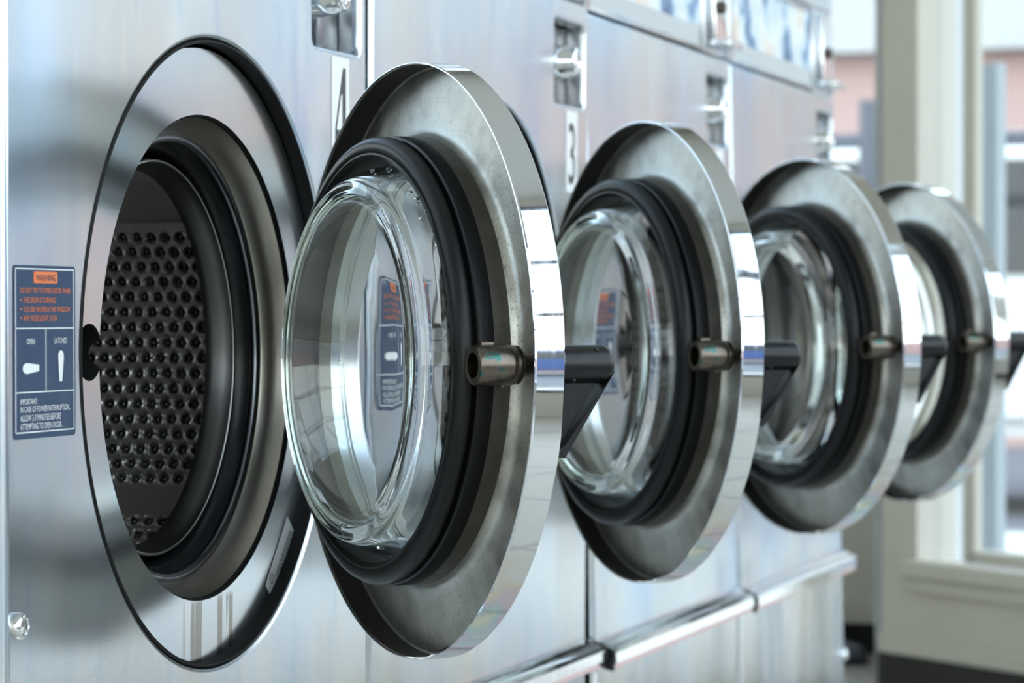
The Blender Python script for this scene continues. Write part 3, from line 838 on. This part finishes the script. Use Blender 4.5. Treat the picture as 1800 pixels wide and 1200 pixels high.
# dark shoe standing behind the last washer
bm = bmesh.new()
stations = [(-0.15, .034, .105, .0), (-0.12, .040, .118, .0), (-0.05, .038, .112, .0), (0.0, .038, .085, .0), (0.05, .043, .055, .0), (0.09, .044, .034, .0), (0.12, .036, .028, .0), (0.138, .015, .018, .0)]
rings = []
for x, w_, h_, z_ in stations:
    ring = []
    for i in range(16):
        a = 2 * PI * i / 16
        ring.append(bm.verts.new((x, w_ * math.cos(a), 0.018 + max(0, h_ * math.sin(a)) + (0 if math.sin(a) > 0 else -0.006))))
    rings.append(ring)
for A, B in zip(rings, rings[1:]):
    for i in range(16): bm.faces.new((A[i], A[(i + 1) % 16], B[(i + 1) % 16], B[i]))
bm.faces.new(rings[0]); bm.faces.new(rings[-1][::-1])
shoe = from_bm('shoe', bm, M['shoe'], None, 60)
bm = bmesh.new(); prism(bm, [(-0.152, -0.032), (-0.05, -0.036), (0.06, -0.046), (0.11, -0.040), (0.14, -0.016), (0.14, 0.016), (0.11, 0.040), (0.06, 0.046), (-0.05, 0.036), (-0.152, 0.032)], 0.0, 0.014, 'z')
from_bm('sole', bm, M['tyre'], shoe, 30)
shoe.location = (6.60, 0.475, 0.0); shoe.rotation_euler = (0, 0, R(-100))
tag(shoe, 'glossy black shoe on the floor past the end of the washer row', 'shoe')

# ------------------------------------------------------------------ outside
bm = bmesh.new(); box(bm, (-30, -40, -0.12), (60, 40, -0.11)); o = add('street', bm, M['asphalt']); o.name = 'ground_street'
bm = bmesh.new(); box(bm, (-12, -5.0, -0.11), (11, -2.45, -0.02)); box(bm, (7.2, -2.45, -0.11), (11, 8, -0.02)); add('ground_pavement', bm, M['concrete'])
bm = bmesh.new(); box(bm, (20, -14, -0.11), (26, 14, 2.52), 0); brick = from_bm('brick_building', bm, [M['brick']], None, 0)
bm = bmesh.new(); box(bm, (19.8, -14, 2.52), (26.2, 14, 3.85), 0); from_bm('fascia', bm, M['fascia'], brick, 0)
bm = bmesh.new(); box(bm, (20.6, -14, 3.85), (26.2, 14, 9.5), 0); from_bm('added_upper_wall', bm, M['upper'], brick, 0)  # upper storey added to keep bright sky out of the panel reflections
tag(brick, 'red brick building with a white fascia seen through the far window', 'building')
bm = bmesh.new(); box(bm, (-16, -17, -0.11), (12, -14, 1.25), 0); b2 = from_bm('brick_wall', bm, [M['brick2']], None, 0)
bm = bmesh.new(); box(bm, (-16.1, -17.1, 1.25), (12.1, -13.9, 1.35), 0); from_bm('coping', bm, M['white'], b2, 0)
tag(b2, 'low pink brick wall across the street, mirrored in the chrome door rims', 'wall')

def car(loc, rz, paint, label, nm='parked_car', k=1.0, tall=1.0):
    e = bpy.data.objects.new(nm, None); col.objects.link(e); e.location = loc; e.rotation_euler = (0, 0, rz); e.scale = (k, k, k)
    bm = bmesh.new()
    side = [(-2.2, .35), (-2.25, .7), (-2.05, .98), (-1.35, 1.05), (-0.85, 1.50 * tall), (-0.5, 1.56 * tall), (0.6, 1.56 * tall), (0.95, 1.50 * tall), (1.55, 1.02), (2.15, .92), (2.3, .7), (2.25, .35)]
    prism(bm, side, -0.85, 0.85, 'y'); bmesh.ops.bevel(bm, geom=bm.edges[:], offset=0.09, segments=3, affect='EDGES')
    from_bm('body', bm, paint, e, 50)
    bm = bmesh.new()
    prism(bm, [(-1.2, 1.06), (-0.78, 1.44 * tall), (0.85, 1.44 * tall), (1.35, 1.06)], -0.87, 0.87, 'y')
    from_bm('side_glass', bm, M['carglass'], e, 30)
    for wx in (-1.4, 1.4):
        for wy in (-0.78, 0.78):
            bm = bmesh.new(); bmesh.ops.create_cone(bm, cap_ends=True, segments=32, radius1=.33, radius2=.33, depth=.2, matrix=Matrix.Translation((wx, wy, .33)) @ Matrix.Rotation(PI / 2, 4, 'X'))
            from_bm('wheel', bm, M['tyre'], e, 40)
    tag(e, label, 'car'); return e
car((13.9, 1.05, -0.11), R(90), M['white'], 'white car parked outside the far window', tall=1.08)
car((-1.9, -10.5, -0.11), 0, M['carblue'], 'dark blue car parked across from the storefront, mirrored in the chrome rims')
bm = bmesh.new(); bmesh.ops.create_cone(bm, cap_ends=True, segments=16, radius1=.035, radius2=.035, depth=1.62, matrix=Matrix.Translation((0, 0, .70)))
pole = from_bm('railing_post', bm, M['pole'], None, 40); pole.location = (10.2, 1.02, -0.0)
bm = bmesh.new(); box(bm, (-0.02, -2.2, 1.345), (0.02, 2.2, 1.395), 0, .01); from_bm('rail_bar', bm, M['pole'], pole, 30)
tag(pole, 'dark horizontal street rail with its post in front of the brick building', 'railing')
bm = bmesh.new()
db(bm, -0.075, 0.000, -0.33, -0.30, -0.02, 1.31, 0, 0.004)
o = from_bm('board', bm, [M['paleblue']], None, 0); tag(o, 'pale blue upright board just outside the entrance window', 'board')

# ------------------------------------------------------------------ daylight
w = bpy.data.worlds.new('sky'); scene.world = w; w.use_nodes = True
nt = w.node_tree; bg = nt.nodes['Background']
tc = nt.nodes.new('ShaderNodeTexCoord'); sx = nt.nodes.new('ShaderNodeSeparateXYZ')
nt.links.new(tc.outputs['Generated'], sx.inputs[0])
rp = ramp(nt, sx.outputs['Z'], [(0.0, (1.0, 0.99, 0.97)), (0.25, (0.90, 0.95, 1.0)), (0.9, (0.62, 0.78, 1.0))])
nt.links.new(rp.outputs['Color'], bg.inputs['Color'])
bg.inputs['Strength'].default_value = 4.2

# daylight portals in the glazed openings
def portal(loc, rot, sx_, sy_):
    l = bpy.data.lights.new('window_portal', 'AREA'); l.shape = 'RECTANGLE'; l.size = sx_; l.size_y = sy_
    l.cycles.is_portal = True
    o = bpy.data.objects.new('window_portal', l); col.objects.link(o); o.location = loc; o.rotation_euler = rot
    return o
portal((-0.05, YF - 0.12, 1.91), (R(90), 0, 0), 7.9, 3.2)
portal((-4.2, -0.8, 1.68), (0, R(-90), 0), 2.6, 2.9)

# ------------------------------------------------------------------ camera
cam = bpy.data.cameras.new('camera'); co = bpy.data.objects.new('camera', cam); col.objects.link(co)
f, al, pt, ro = 5276.06, 0.30624, -0.00945, -0.00069
cam.sensor_width = 36; cam.lens = f / 1800 * 36; cam.clip_start = 0.05
Fv = Vector((math.cos(al) * math.cos(pt), math.sin(al) * math.cos(pt), math.sin(pt)))
Rv = Vector((math.sin(al), -math.cos(al), 0)); Uv = Rv.cross(Fv)
c_, s_ = math.cos(ro), math.sin(ro)
R2 = c_ * Rv + s_ * Uv; U2 = -s_ * Rv + c_ * Uv
mw = Matrix((( R2.x, U2.x, -Fv.x, 0.0), (R2.y, U2.y, -Fv.y, -0.92005), (R2.z, U2.z, -Fv.z, ZC + 0.03098), (0, 0, 0, 1)))
co.matrix_world = mw
cam.dof.use_dof = True; cam.dof.focus_distance = 2.22; cam.dof.aperture_fstop = 10
scene.camera = co

scene.view_settings.view_transform = 'Standard'; scene.view_settings.look = 'None'
scene.view_settings.exposure = 0.0; scene.view_settings.gamma = 1.0
try: scene.view_settings.use_curve_mapping = False
except Exception: pass
scene.cycles.use_denoising = True
scene.cycles.max_bounces = 14; scene.cycles.transmission_bounces = 12; scene.cycles.glossy_bounces = 8
scene.cycles.transparent_max_bounces = 12; scene.cycles.sample_clamp_indirect = 6.0
